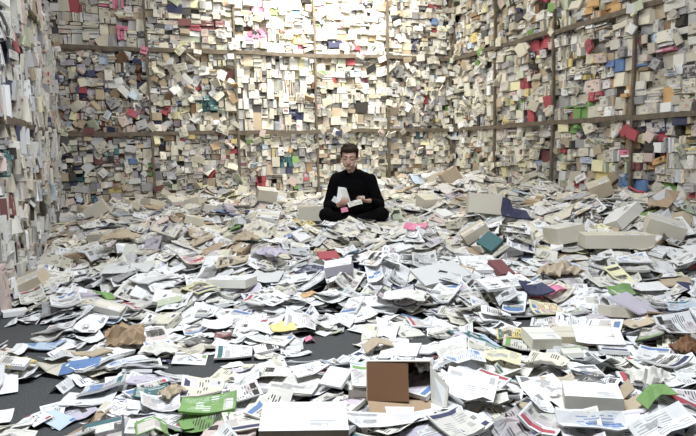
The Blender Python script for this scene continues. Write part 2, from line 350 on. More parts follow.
def fill_bay(wall, O, U, N, x0, x1, z0, z1, row, bay, style):
    tw, th, ragged, cols, poke = style
    cells = []; split(x0+.015, z0+.015, x1-.015, z1-.015, tw, th, cells)
    for (a, b, c, d) in cells:
        w, h = c-a, d-b; cx, cz = (a+c)/2, (b+d)/2
        r = rnd()
        if r < .035: continue
        if r < .23 and max(w, h) > .11:       # leaf of upright or flat booklets
            vertical = rnd() < .6; n = random.randint(3, 5)
            for k in range(n):
                if vertical: add_wall_piece(wall, O, U, N, a+w*(k+.5)/n, b+h*.48, w/n*U_(.7, .97), h*U_(.82, 1.02), U_(.1, .16), U_(-.02, poke), G_(0, .05), 0, 0, row, bay, cols)
                else: add_wall_piece(wall, O, U, N, cx+G_(0, .01), b+h*(k+.5)/n, w*U_(.85, 1.03), h/n*U_(.7, .97), U_(.1, .16), U_(-.02, poke), G_(0, .03), 0, 0, row, bay, cols)
            continue
        rot = G_(0, .04) if rnd() > ragged*.5 else G_(0, .45)
        g = U_(.86, 1.04) if rnd() > ragged*.4 else U_(.72, .95)
        d_ = random.choice([.02, .03, .06, .08, .12, .16])
        add_wall_piece(wall, O, U, N, cx+G_(0, .006), cz+G_(0, .006), w*g*1.05, h*U_(.9, 1.06), d_, U_(-.06, poke), rot, G_(0, .08+.12*ragged), G_(0, .08+.12*ragged), row, bay, cols)
        if rnd() < ragged*.25:   # loose one poking out in front
            s = U_(.07, .15)
            add_wall_piece(wall, O, U, N, cx+G_(0, .06), cz+G_(0, .06), s*U_(.8, 1.5), s*U_(.6, 1.1), U_(.01, .03), U_(.02, poke+.05), G_(0, .8), G_(0, .4), G_(0, .4), row, bay, cols)
    for k in range(3):    # pieces that hang over rails and posts
        if rnd() < .55: cx, cz = U_(x0, x1), random.choice([z0, z1])+G_(0, .03)
        else: cx, cz = x0+G_(0, .03), U_(z0, z1)
        if .1 < cz < ZT-.1: add_wall_piece(wall, O, U, N, min(max(cx, .1), O_LEN[wall]-.1), cz, U_(.09, .17), U_(.06, .12), U_(.01, .03), U_(.09, .12), G_(0, .3), G_(0, .12), G_(0, .12), row, bay, cols)
    # rear layer: the mail goes on behind the front row
    n = 8
    for i in range(n):
        for j in range(n):
            cx = x0+(x1-x0)*(i+.5)/n+G_(0, .02); cz = z0+(z1-z0)*(j+.5)/n+G_(0, .02)
            add_wall_piece(wall, O, U, N, min(max(cx, x0+.12), x1-.12), min(max(cz, z0+.1), z1-.1), (x1-x0)/n*U_(1.1, 1.6), (z1-z0)/n*U_(1.1, 1.5), .04, U_(-.17, -.12), G_(0, .15), G_(0, .1), G_(0, .1), row, bay, cols, 'rear')
O_LEN = dict(back=BW_B*5, right=BW_R*7, left=BW_L*6)
ROWS = [('bottom', 0.0, Z1), ('middle', Z1, Z2), ('top', Z2, ZT)]
def styles(wall, row, bay):
    if wall == 'back':
        if row == 'middle': return [(.14, .13, 1.3, BUSY, .05), (.16, .14, 1.2, WALLCOLS, .06), (.13, .20, .2, WALLCOLS, .05), (.17, .15, .25, WALLCOLS, .05), (.12, .12, .7, WALLCOLS, .06)][bay]
        if row == 'top': return [(.19, .17, .1, WALLCOLS, .05), (.17, .11, .3, COLOUR_R, .06), (.17, .13, .2, WALLCOLS, .05), (.17, .13, .2, WALLCOLS, .05), (.16, .12, .25, WALLCOLS, .05)][bay]
        return [(.13, .12, .4, BUSY, .06), (.13, .12, .4, COLOUR_R, .06), (.14, .14, .35, COLOUR_R, .05), (.14, .12, .35, WALLCOLS, .05), (.14, .12, .4, WALLCOLS, .05)][bay]
    if wall == 'right':
        return (.18, .15, .3, WALLCOLS if bay < 1 else COLOUR_R, .07)
    return (.14, .27, .12, LEFTC, .10)
for ri, (row, z0, z1) in enumerate(ROWS):
    for b in range(5): fill_bay('back', CL, UB, NB, BW_B*b, BW_B*(b+1), z0, z1, row, b, styles('back', row, b))
    for b in range(7): fill_bay('right', CR, UR, NR, BW_R*b, BW_R*(b+1), z0, z1, row, b, styles('right', row, b))
    for b in range(6): fill_bay('left', CL, UL, NL, BW_L*b, BW_L*(b+1), z0, z1, row, b, styles('left', row, b))

CAP = 295
things = []      # (object, base label words, place, group, px) for the label pass
def emit_walls():
    cnt = {}; st = {w: Stuff() for w in ('back', 'right', 'left')}
    for p in sorted(wall_pieces, key=lambda q: -q['size']):
        V, F, UN, UM = p['geo']
        if p['vis'] and cnt.get(p['kind'], 0) < CAP and (p['wall'] != 'left' or p['bay'] < 4) and (p['wall'] != 'right' or p['bay'] < 5):
            cnt[p['kind']] = cnt.get(p['kind'], 0)+1
            o = link(p['kind'], mesh_from(p['kind'], V.tolist(), F, UN, UM, p['col'], p['ink'], p['seed'], p['mat']), None, p['m'])
            o['category'] = KINDW[p['kind']].split()[0] if p['kind'] == 'mail_bundle' else KINDW[p['kind']].split()[-1]
            side = {'back': 'back wall', 'right': 'right wall', 'left': 'left wall'}[p['wall']]
            things.append((o, CW[p['cname']]+' '+KINDW[p['kind']], '%s row, %s bay, %s' % (p['row'], ORD[p['bay']], side),
                           'mail packed in the %s row of the %s wall' % (p['row'], p['wall']), p['px'], p['py']))
        else:
            st[p['wall']].add(xform(V, p['m']), F, UN, UM, p['col'], p['ink'], p['seed'], p['mat'])
    for w in st:
        if st[w].d: st[w].build('packed_mail', 'smaller pieces of mail filling the gaps of the %s wall rack' % w, 'mail')
    print('WALL', cnt, len(wall_pieces))
emit_walls()

# ------------------------------------------------------------------ the heap of mail on the floor
GX0, GY0, CELL = -4.6, .6, .02; NX, NY = int(8.6/CELL), int(10.6/CELL)
gx = GX0+(np.arange(NX)+.5)*CELL; gy = GY0+(np.arange(NY)+.5)*CELL
XX, YY = np.meshgrid(gx, gy, indexing='ij')
def ss(a, b, t): t = np.clip((t-a)/(b-a), 0, 1); return t*t*(3-2*t)
def wall_dist(x, y):
    db = (x-CL.x)*NB.x+(y-CL.y)*NB.y; dr = (x-CR.x)*NR.x+(y-CR.y)*NR.y; dl = (x-CL.x)*NL.x+(y-CL.y)*NL.y
    return db, dr, dl
DB, DR, DL = wall_dist(XX, YY)
base = .20*ss(4.0, 6.3, YY)+.06*ss(6.5, 9, YY)
base += .17*np.exp(-(DB/1.3)**2)*ss(-1.2, 1.6, XX)+.13*np.exp(-(DR/1.0)**2)*ss(3.5, 5.5, YY)-.10*np.exp(-(DL/.7)**2)*ss(4, 6, YY)
base += .05*ss(3.2, 4.2, YY)*ss(.4, 1.2, XX)
rs = np.random.RandomState(5)
for _ in range(70):    # small drifts
    x0, y0 = rs.uniform(-3.8, 3.2), rs.uniform(4.2, 10.3); r = rs.uniform(.16, .45); a = rs.uniform(-.05, .09)
    base += a*ss(4, 5.5, y0)*np.exp(-((XX-x0)**2+(YY-y0)**2)/r**2)
base += -.05*np.exp(-(((XX-.03)/.5)**2+((YY-6.35)/.45)**2))
base = np.maximum(base, 0)
base[YY < 3.9] = 0
H = base.copy()
# bare patches of floor: world ellipses
BARE = []
for px, py, rx, ry in ((22, 334, 30, 8), (20, 364, 26, 6), (22, 404, 36, 14), (82, 390, 17, 8), (50, 432, 30, 8), (202, 370, 17, 13), (330, 350, 27, 13), (300, 366, 22, 9), (352, 336, 12, 6), (248, 352, 10, 4), (150, 366, 10, 4)):
    c = at(px, py); a = at(px+rx, py); b = at(px, py+ry); b2 = at(px, py-ry)
    BARE.append((c.x, (b.y+b2.y)/2, abs(a.x-c.x), abs(b.y-b2.y)/2))
def bareness(x, y):
    return min(((x-cx)/rx)**2+((y-cy)/ry)**2 for cx, cy, rx, ry in BARE)
def hgt(x, y):
    i = np.clip(((np.asarray(x)-GX0)/CELL).astype(int), 0, NX-1); j = np.clip(((np.asarray(y)-GY0)/CELL).astype(int), 0, NY-1)
    return H[i, j]
def stamp(P, z):
    i = np.clip(((P[:, 0]-GX0)/CELL).astype(int), 0, NX-1); j = np.clip(((P[:, 1]-GY0)/CELL).astype(int), 0, NY-1)
    np.maximum.at(H, (i, j), z)
def settle(x, y, yaw, w, l, tilt=.06, conf=.6, nu=4, nv=2, pct=80, slope=None):
    """rest a w x l piece on the heap: returns matrix and lower-surface bend grid"""
    c, s = cos(yaw), sin(yaw)
    uu = np.linspace(-.5, .5, nu+1)[:, None]*w*np.ones((1, nv+1)); vv = np.linspace(-.5, .5, nv+1)[None, :]*l*np.ones((nu+1, 1))
    du = np.linspace(-.48, .48, 7)[:, None]*w*np.ones((1, 6)); dv = np.linspace(-.48, .48, 6)[None, :]*l*np.ones((7, 1))
    h = hgt(x+du*c-dv*s, y+du*s+dv*c); a = h.mean()
    bu = (h*du).sum()/(du**2).sum(); bv = (h*dv).sum()/(dv**2).sum()
    if slope is not None: bu, bv = slope
    bu = max(-.6, min(.6, bu+G_(0, tilt))); bv = max(-.6, min(.6, bv+G_(0, tilt)))
    off = np.percentile(h-bu*du-bv*dv, pct)
    hv = hgt(x+uu*c-vv*s, y+uu*s+vv*c); pl = off+bu*uu+bv*vv
    Z = pl+conf*np.maximum(hv-pl, 0)-conf*.35*np.maximum(pl-hv-.004, 0).clip(0, .02)
    ex = Vector((1, 0, bu)).normalized(); nrm = Vector((-bu, -bv, 1)).normalized(); ey = nrm.cross(ex)
    R = Matrix.Rotation(yaw, 3, 'Z')@Matrix((tuple(ex), tuple(ey), tuple(nrm))).transposed()
    mt = R.to_4x4(); mt.translation = (x, y, off)
    return mt, (Z-pl)
def rasterise(V, mt, top=True):
    W = xform(V, mt); stamp(W, W[:, 2])
def raster_slab(mt, w, l, Z, t):
    n = max(4, int(w/.017)), max(4, int(l/.017))
    a = np.linspace(0, 1, n[0]); b = np.linspace(0, 1, n[1]); nu, nv = Z.shape[0]-1, Z.shape[1]-1
    ia = np.minimum((a*nu).astype(int), nu-1); ib = np.minimum((b*nv).astype(int), nv-1); fa = (a*nu-ia)[:, None]; fb = (b*nv-ib)[None, :]
    A = Z[np.ix_(ia, ib)]*(1-fa)*(1-fb)+Z[np.ix_(ia+1, ib)]*fa*(1-fb)+Z[np.ix_(ia, ib+1)]*(1-fa)*fb+Z[np.ix_(ia+1, ib+1)]*fa*fb+t
    V = np.stack([((a-.5)*w)[:, None]*np.ones_like(A), ((b-.5)*l)[None, :]*np.ones_like(A), A], -1).reshape(-1, 3)
    W = xform(V, mt); stamp(W, W[:, 2])

FLOORCOLS = dict(white=60, offwhite=15, cream=5, palegrey=7, grey=2.2, charcoal=1.6, black=.8, blue=.4, navy=.6, paleblue=2.0, red=.3, maroon=.3, green=.4, palegreen=.9, yellow=.35,
                 paleyellow=.9, kraft=1.1, tan=1.3, pink=.12, palepink=1.2, teal=.4, lilac=1.2, beige=2)
FARCOLS = dict(FLOORCOLS); FARCOLS.update(dict(white=34, offwhite=26, cream=17, beige=7, tan=3.5, kraft=2.5, palegrey=6, grey=3, charcoal=2.4))
# kind: (w range, l range, thickness range, materials, colours override, weight near, weight far)
PK = dict(
    envelope=((.19, .24), (.10, .125), (.002, .007), ['address', 'address', 'plain'], None, 28, 22),
    letter=((.20, .23), (.25, .30), (.001, .002), ['text', 'text', 'graphic'], None, 16, 9),
    leaflet=((.10, .15), (.19, .22), (.001, .004), ['graphic', 'gloss', 'text'], None, 18, 16),
    brochure=((.19, .22), (.19, .28), (.003, .007), ['gloss', 'graphic'], None, 10, 9),
    magazine=((.20, .22), (.26, .29), (.005, .013), ['gloss', 'graphic'], None, 9, 8),
    large_envelope=((.30, .34), (.22, .25), (.003, .010), ['address', 'plain', 'address'], None, 8, 8),
    postcard=((.13, .16), (.09, .11), (.0012, .002), ['gloss', 'graphic', 'address'], None, 14, 14),
    newspaper=((.27, .33), (.19, .24), (.006, .016), ['text'], None, 4, 4),
    paperback=((.11, .15), (.17, .21), (.012, .035), ['graphic', 'plain'], None, 3, 9),
    catalogue=((.18, .22), (.24, .28), (.012, .03), ['gloss', 'graphic'], None, 3, 7),
    padded_envelope=((.24, .32), (.17, .24), (.015, .035), ['plain', 'address', 'kraft'], dict(white=3, offwhite=3, cream=2, kraft=2, tan=2), 2.2, 5),
    parcel=((.16, .30), (.12, .22), (.04, .10), ['plain', 'address', 'kraft'], dict(white=5, offwhite=4, cream=4, kraft=1.5, tan=2, beige=2), 1.1, 8))
KW = dict(envelope='envelope', letter='unfolded letter', leaflet='leaflet', brochure='brochure', magazine='magazine', large_envelope='large envelope', postcard='postcard',
          newspaper='folded newspaper', paperback='paperback', catalogue='thick catalogue', padded_envelope='padded envelope', parcel='parcel')
PRINT = dict(text='with lines of text', graphic='with printed blocks', gloss='with glossy pictures', address='with printed address', plain='without print', kraft='of rough paper')
def shape_piece(kind, w, l, t, Zb):
    """bend grid for a kind"""
    nu, nv = Zb.shape[0]-1, Zb.shape[1]-1
    u = np.linspace(-1, 1, nu+1)[:, None]; v = np.linspace(-1, 1, nv+1)[None, :]
    Z = Zb.copy()
    if kind == 'letter':
        k = np.array([0, 1, 0, 1, 0, 1, 0])[:nv+1] if nv >= 3 else np.array([0, 1, 0]); Z = Z+U_(.0, .022)*k[None, :]+U_(-.01, .03)*u**2+U_(-.015, .015)*u*v
    elif kind == 'leaflet':
        if rnd() < .45: Z = Z+U_(.01, .045)*(1-np.abs(u))
        else: Z = Z+U_(.0, .02)*u**2
    elif kind in ('brochure', 'magazine'): Z = Z+U_(-.004, .026)*u**2+U_(-.012, .012)*u*v+U_(0, .012)*(v > .5)
    elif kind == 'newspaper': Z = Z+U_(.0, .02)*v**2+np.random.normal(0, .003, Z.shape)
    elif kind in ('envelope', 'large_envelope', 'postcard'): Z = Z+U_(-.003, .014)*u**2+U_(-.006, .006)*u*v
    return Z-min(0, (Z-Zb).min())*.5
def make_piece(kind, w, l, t, mt, Zb):
    Z = shape_piece(kind, w, l, t, Zb)
    T = t
    if kind in ('padded_envelope', 'envelope', 'large_envelope'):
        nu, nv = Zb.shape; a = np.sin(np.linspace(0, pi, nu))[:, None]*np.sin(np.linspace(0, pi, nv))[None, :]
        T = .0018+(t*(.35+.9*a) if kind == 'padded_envelope' else t*a)
    return Z, T
heroes_boxes = []
stuffs = {}
REGION_C = ['far left', 'left', 'centre left', 'left of centre', 'right of centre', 'centre right', 'right', 'far right']
def place_words(px, py):  # where a piece lies, told by what it lies near
    c = REGION_C[max(0, min(7, int(px/87)))]
    if py > 405: r = 'along bottom edge'
    elif py > 370: r = 'in near foreground'
    elif py > 335: r = 'in foreground'
    elif py > 300: r = 'beyond bare floor'
    elif py > 270: r = 'in middle ground'
    elif py > 245: r = 'before seated man'
    elif py > 220: r = "level with man's knees"
    elif py > 200: r = 'in rear heap'
    else: r = 'at foot of back racks'
    return r+', '+c
GPL = dict(envelope='envelopes', letter='letters', leaflet='leaflets', brochure='brochures', magazine='magazines', large_envelope='large envelopes', postcard='postcards', newspaper='newspapers',
           paperback='paperbacks', catalogue='thick catalogues', padded_envelope='padded envelopes', parcel='parcels')
MINK = {}
def piece(kind, x, y, yaw, individual, cname=None, dims=None, mat=None, tilt=None, parts=False, slope=None, label=None, ink=None):
    (w0, w1), (l0, l1), (t0, t1), mats, cols, _, _ = PK[kind]
    far = y > 4.8
    q = .68 if y < 3.8 else (.84 if y < 6 else .92)
    w, l, t = dims or (U_(w0, w1)*q, U_(l0, l1)*q, U_(t0, t1)*(.7 if y < 3.8 else 1))
    if tilt is None: tilt = .045 if y < 4 else (.06 if y < 5.5 else .12)
    stiff = kind in ('paperback', 'catalogue', 'parcel')
    mt, Zb = settle(x, y, yaw, w, l, tilt, 0 if stiff else .75, 1 if kind == 'parcel' else 4, 1 if kind == 'parcel' else (3 if kind == 'letter' else 2), 78 if not far else 70, slope)
    cname = cname or pick(cols or (FARCOLS if far else FLOORCOLS)); mat = mat or random.choice(mats)
    if cname in ('kraft', 'tan') and mat == 'plain': mat = 'kraft'
    cl = np.array(C[cname])*U_(.88, 1.05); ink = C[ink or pick(dict(black=6, charcoal=5, blue=.6, navy=.8, red=.3, grey=3, teal=.2))]
    if cname in ('black', 'navy', 'charcoal', 'teal', 'maroon', 'blue', 'red'): ink = C['offwhite']
    seed = U_(0, 500)
    if kind == 'parcel':
        geo = boxgeo(w, l, t, -.004); raster_slab(mt, w, l, Zb, t)
    else:
        Z, T = make_piece(kind, w, l, t, mt, Zb); geo = slab(w, l, Z, T, .0025 if kind == 'newspaper' else 0); raster_slab(mt, w, l, Z, t)
    V, F, UN, UM = geo
    if not individual:
        stuffs.setdefault('a', Stuff()).add(xform(V, mt), F, UN, UM, cl, ink, seed, mat); return None
    o = link(kind, mesh_from(kind, V.tolist(), F, UN, UM, cl, ink, seed, mat), None, mt)
    p = pix(mt.translation)
    o['category'] = kind.split('_')[-1]
    if label: o['label'] = label
    else: things.append((o, CW[cname]+' '+KW[kind]+('' if mat == 'plain' and not parts else ' '+PRINT[mat]), place_words(p[0], p[1]), GPL[kind]+' lying '+place_words(p[0], p[1]).split(',')[0], p[0], p[1]))
    if parts and kind != 'parcel':
        top = Z+T
        def patch(name, u0, u1, v0, v1, lift, col, m):
            nu, nv = Z.shape[0]-1, Z.shape[1]-1
            def zz(u, v):
                a = min(u*nu, nu-1e-6); b = min(v*nv, nv-1e-6); i, j = int(a), int(b); fa, fb = a-i, b-j
                return top[i, j]*(1-fa)*(1-fb)+top[i+1, j]*fa*(1-fb)+top[i, j+1]*(1-fa)*fb+top[i+1, j+1]*fa*fb
            us = np.linspace(u0, u1, 4); vs = np.linspace(v0, v1, 3)
            ZZ = np.array([[zz(a, b)+lift for b in vs] for a in us])
            g = slab(w*(u1-u0), l*(v1-v0), ZZ, .0008); VV = g[0].copy(); VV[:, 0] += ((u0+u1)/2-.5)*w; VV[:, 1] += ((v0+v1)/2-.5)*l
            link(name, mesh_from(name, VV.tolist(), g[1], g[2], g[3], col, ink, seed, m), o)
        if kind in ('envelope', 'large_envelope'):
            r = rnd()
            if r < .45: patch('address_window', .12, .5, .2, .5, .0008, C['palegrey'], 'text'); patch('stamp', .86, .96, .68, .93, .0008, C[pick(dict(red=1, blue=1, green=1, grey=1))], 'plain')
            elif r < .7: patch('address_label', .42, .84, .25, .62, .0008, C['white'], 'text'); patch('stamp', .86, .96, .68, .93, .0008, C[pick(dict(red=1, blue=1, grey=2))], 'plain')
            else: patch('flap', .02, .98, .55, .99, .0010, tuple(np.array(cl)*.94), 'plain')
        elif kind in ('magazine', 'brochure', 'catalogue'):
            patch('cover', -.0, 1.0, .0, 1.0, .0010, cl, 'gloss')
            patch('title_band', .06, .94, .8, .93, .0022, C[pick(dict(red=1, navy=1, black=1, blue=1, teal=.7, green=.5))], 'plain')
        elif kind == 'newspaper': patch('front_page', .0, .99, .02, .98, .003, cl, 'text')
        elif kind == 'padded_envelope': patch('address_label', .3, .75, .3, .7, .001, C['white'], 'text')
    if kind == 'parcel':
        g = boxgeo(w*1.002, .045, .0012, t-.0038); link('tape', mesh_from('tape', g[0].tolist(), g[1], g[2], g[3], np.array(C['tan' if cname in ('kraft', 'tan') else 'cream'])*.95, ink, seed, 'plain'), o)
        g = boxgeo(w*.4, l*.3, .0014, t-.0038); VV = g[0]+np.array([w*.2, -l*.26, .0]); link('address_label', mesh_from('address_label', VV.tolist(), g[1], g[2], g[3], C['white'], C['black'], seed, 'text'), o)
    return o
def inside(x, y, m=.12):
    a, b, c = wall_dist(x, y); return a > m and b > m and c > m
PERSON = (.02, 6.35)
def near_person(x, y, r=.30): return ((x-PERSON[0])/(r*1.25))**2+((y-PERSON[1])/r)**2 < 1
def scatter(n, y0, y1, individual, small=1.0, far_w=False):
    k = list(PK); done = 0; tries = 0
    while done < n and tries < n*30:
        tries += 1
        y = U_(y0, y1); x = U_(-.64*y-.25, .64*y+.3)
        if not inside(x, y): continue
        b = bareness(x, y)
        if b < .95: continue
        if b < 1.6 and not (rnd() < .45): continue
        if near_person(x, y, .30 if individual else .22): continue
        kind = random.choices(k, [PK[i][6 if y > 4.8 else 5] for i in k])[0]
        if individual and MINK.get(kind, 0) >= CAP:
            continue
        if y < 4.2 and bareness(x, y) < 2.6 and kind in ('letter', 'large_envelope', 'newspaper', 'magazine', 'catalogue', 'brochure'): kind = 'envelope'
        if individual: MINK[kind] = MINK.get(kind, 0)+1
        piece(kind, x, y, U_(0, 2*pi) if rnd() < .5 else random.choice([0, pi, pi/2])+G_(0, .5), individual, parts=individual and y < 4.3)
        done += 1

# core of the deep heap (only where the heap is deep)
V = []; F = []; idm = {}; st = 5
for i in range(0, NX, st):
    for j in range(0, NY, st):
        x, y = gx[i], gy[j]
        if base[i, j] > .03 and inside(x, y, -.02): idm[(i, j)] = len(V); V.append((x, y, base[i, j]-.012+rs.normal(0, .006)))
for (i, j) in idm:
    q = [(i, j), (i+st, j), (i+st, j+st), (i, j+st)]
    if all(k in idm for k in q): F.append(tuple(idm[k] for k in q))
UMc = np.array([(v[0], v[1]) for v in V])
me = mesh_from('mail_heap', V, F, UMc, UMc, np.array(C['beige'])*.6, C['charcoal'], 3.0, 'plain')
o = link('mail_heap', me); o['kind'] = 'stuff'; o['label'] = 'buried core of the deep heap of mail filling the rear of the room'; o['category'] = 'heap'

# hidden lower layers
scatter(1500, 4.4, 10.6, False)
scatter(560, 1.9, 4.5, False)
stuffs['a'].build('loose_mail', 'lower layers of loose mail under the scattered pieces on the floor', 'mail'); stuffs.clear()
#@@HERO1@@
# countable top layers, far ones first
scatter(1250, 5.3, 10.6, True)
scatter(560, 3.7, 5.4, True)
scatter(450, 1.9, 3.9, True)
print('FLOOR', MINK, 'maxH', H.max())


# ------------------------------------------------------------------ singled-out pieces lying on top
def surf(px, py):
    """point of the heap seen at a pixel, found by walking down the line of sight"""
    z = .6
    for _ in range(60):
        p = at(px, py, z); h = float(hgt(p.x, p.y))
        if z <= h+.004: break
        z -= max(.004, (z-h)*.35)
    return at(px, py, max(z, 0))
def hero(kind, px, py, w, l, t, cname, label, yaw=0.0, mat=None, slope=None, tilt=.03, ink=None, parts=False):
    p = surf(px, py)
    return piece(kind, p.x, p.y, yaw, True, cname, (w, l, t), mat, tilt, parts, slope, label, ink)
def hero_box(name, px, py, w, l, h, yaw, top, side, label, cat, slope=None, mat='plain', tape=True, front=None):
    p = surf(px, py)
    mt, Z = settle(p.x, p.y, yaw, w, l, .02, 0, 1, 1, 60, slope)
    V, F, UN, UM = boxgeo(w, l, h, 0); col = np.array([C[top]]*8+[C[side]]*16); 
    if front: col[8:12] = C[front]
    raster_slab(mt, w, l, Z*0, h)
    me = mesh_from(name, V.tolist(), F, UN, UM, col, C['charcoal'], U_(0, 99), mat); o = link(name, me, None, mt)
    o['label'] = label; o['category'] = cat
    g = boxgeo(w*.98, l*.06, .001, h); V2 = g[0]
    if tape: link('tape', mesh_from('tape', V2.tolist(), g[1], g[2], g[3], np.array(C[top])*.85, C['grey'], 1, 'plain'), o)
    g = boxgeo(w*.36, l*.3, .0012, h); V2 = g[0]+np.array([w*.22, -l*.28, 0]); link('address_label', mesh_from('address_label', V2.tolist(), g[1], g[2], g[3], C['white'], C['black'], 1, 'text'), o)
    return o, mt
def crumple(name, px, py, w, l, t, yaw, cname, label, cat, amp=.02, slope=(0, 0), n=9, mat='kraft', fold=0):
    p = surf(px, py); mt, Zb = settle(p.x, p.y, yaw, w, l, .02, 0, n, n, 70, slope)
    rs2 = np.random.RandomState(int(px*7+py)); Z = rs2.normal(0, amp*.5, Zb.shape); a = np.sin(np.linspace(0, pi, n+1))
    for _ in range(4):
        k = rs2.uniform(-1, 1, 2)*5; ph = rs2.uniform(0, 6); uu = np.linspace(-1, 1, n+1)
        Z += amp*.6*np.abs(np.sin(k[0]*uu[:, None]+k[1]*uu[None, :]+ph))
    T = .003+t*np.outer(a, a)+0*Z
    Z = Z-Z.min()
    V, F, UN, UM = slab(w, l, Z*.7, T, w*.02); raster_slab(mt, w*.8, l*.8, Z*.7, t)
    o = link(name, mesh_from(name, V.tolist(), F, UN, UM, C[cname], C['brown'], U_(0, 50), mat), None, mt); o['label'] = label; o['category'] = cat
    return o
def quad_panel(name, parent, a, b, c, d, th, inner, outer, mat='plain'):
    """card panel; the side its corners run counter-clockwise on is the inner one"""
    a, b, c, d = map(Vector, (a, b, c, d)); n = (b-a).cross(d-a).normalized()*th
    V = []; F = []; UN = []; cols = []
    def q(p, col):
        i = len(V); V.extend([tuple(v) for v in p]); F.append((i, i+1, i+2, i+3)); UN.extend([(0, 0), (1, 0), (1, 1), (0, 1)]); cols.extend([col]*4)
    q((a, b, c, d), C[inner]); q((d-n, c-n, b-n, a-n), C[outer])
    for p, r in ((a, b), (b, c), (c, d), (d, a)): q((p-n, r-n, r, p), C['tan'])
    UN = np.array(UN, float)
    return link(name, mesh_from(name, V, F, UN, UN*(b-a).length, np.array(cols), C['grey'], U_(0, 40), mat), parent)
def open_carton():
    p = surf(399, 404); t = bpy.data.objects.new('open_carton', None); COL.objects.link(t); t.location = (p.x, p.y, max(.0, float(hgt(p.x, p.y))*.3)+.062); t.rotation_euler = (radians(-19), radians(-2), radians(-9))
    t['label'] = 'open white carton lying on its side in near foreground, showing its dark brown inside'; t['category'] = 'carton'
    w, l, h = .125, .20, .150; k = .004
    quad_panel('back_panel', t, (-w, l, 0), (w, l, 0), (w, l, h), (-w, l, h), k, 'brown', 'white')
    quad_panel('side_panel', t, (-w, 0, 0), (-w, l, 0), (-w, l, h), (-w, 0, h), k, 'brown', 'white')
    quad_panel('side_panel', t, (w, l, 0), (w, 0, 0), (w, 0, h*.98), (w, l, h), k, 'brown', 'white')
    quad_panel('bottom_panel', t, (-w, 0, .004), (w, 0, .004), (w, l, .004), (-w, l, .004), k, 'brown', 'white')
    quad_panel('top_panel', t, (-w, l, h), (w, l, h), (w, 0, h), (-w, 0, h), k, 'brown', 'white')
    quad_panel('flap', t, (-w, -.002, h-.002), (-w, -.002, 0), (-w+.165, -.02, -.0), (-w+.165, -.02, h-.006), k, 'brown', 'kraft', 'kraft')
    quad_panel('flap', t, (-w+.03, -.10, -.065), (w, -.11, -.055), (w, 0, .002), (-w, 0, .002), k, 'kraft', 'white', 'kraft')
    quad_panel('flap', t, (w, 0, .002), (w+.055, -.07, -.04), (w+.07, -.06, h*.4), (w, 0, h*.9), k, 'offwhite', 'white')
    c, s = cos(-.157), sin(-.157)
    P = np.array([(p.x+a*c-b*s, p.y+a*s+b*c, h) for a in np.linspace(-w, w, 16) for b in np.linspace(0, l, 14)]); stamp(P, P[:, 2])
    P = np.array([(p.x+a*c-b*s, p.y+a*s+b*c, .03) for a in np.linspace(-w, w, 16) for b in np.linspace(-.10, 0, 8)]); stamp(P, P[:, 2])
open_carton()
def torn_box():
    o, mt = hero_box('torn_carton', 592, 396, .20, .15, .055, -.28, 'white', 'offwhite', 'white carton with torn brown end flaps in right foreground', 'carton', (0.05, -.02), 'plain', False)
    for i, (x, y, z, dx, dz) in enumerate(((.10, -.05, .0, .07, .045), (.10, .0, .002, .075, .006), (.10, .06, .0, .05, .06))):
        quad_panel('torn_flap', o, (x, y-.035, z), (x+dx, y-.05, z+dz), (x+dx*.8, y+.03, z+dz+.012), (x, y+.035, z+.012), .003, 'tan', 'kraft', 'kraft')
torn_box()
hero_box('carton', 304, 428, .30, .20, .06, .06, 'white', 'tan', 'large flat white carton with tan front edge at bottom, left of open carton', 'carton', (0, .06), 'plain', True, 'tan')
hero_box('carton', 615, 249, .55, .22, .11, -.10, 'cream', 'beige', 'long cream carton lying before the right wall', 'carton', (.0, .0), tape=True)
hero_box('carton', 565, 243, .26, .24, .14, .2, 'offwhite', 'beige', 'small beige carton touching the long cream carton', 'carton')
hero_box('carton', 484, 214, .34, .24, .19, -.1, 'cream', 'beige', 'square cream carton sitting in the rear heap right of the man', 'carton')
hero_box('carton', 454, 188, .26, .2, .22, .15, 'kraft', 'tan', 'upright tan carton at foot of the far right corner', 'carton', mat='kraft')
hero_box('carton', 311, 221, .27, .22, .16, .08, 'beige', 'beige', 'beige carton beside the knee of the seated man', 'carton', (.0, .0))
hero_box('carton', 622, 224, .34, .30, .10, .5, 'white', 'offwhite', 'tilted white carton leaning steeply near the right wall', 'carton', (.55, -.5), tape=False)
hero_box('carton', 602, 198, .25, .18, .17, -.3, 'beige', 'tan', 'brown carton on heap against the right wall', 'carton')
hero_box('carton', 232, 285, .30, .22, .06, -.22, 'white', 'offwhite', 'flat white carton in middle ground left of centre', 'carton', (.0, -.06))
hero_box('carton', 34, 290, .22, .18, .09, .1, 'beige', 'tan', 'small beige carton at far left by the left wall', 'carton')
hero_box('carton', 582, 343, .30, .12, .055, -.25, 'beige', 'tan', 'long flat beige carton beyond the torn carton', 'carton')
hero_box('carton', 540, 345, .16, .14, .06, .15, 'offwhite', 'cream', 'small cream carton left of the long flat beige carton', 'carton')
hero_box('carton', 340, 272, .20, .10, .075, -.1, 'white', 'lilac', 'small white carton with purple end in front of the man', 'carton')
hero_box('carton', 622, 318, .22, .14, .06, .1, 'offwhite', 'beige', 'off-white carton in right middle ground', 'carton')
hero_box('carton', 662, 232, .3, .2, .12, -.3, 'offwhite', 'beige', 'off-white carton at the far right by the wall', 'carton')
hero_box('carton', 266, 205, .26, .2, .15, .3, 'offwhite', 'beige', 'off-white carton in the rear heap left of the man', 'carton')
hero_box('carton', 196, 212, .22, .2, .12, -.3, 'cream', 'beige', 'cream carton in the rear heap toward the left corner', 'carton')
hero_box('carton', 100, 215, .26, .2, .14, .3, 'offwhite', 'beige', 'off-white carton by the left corner of the room', 'carton')
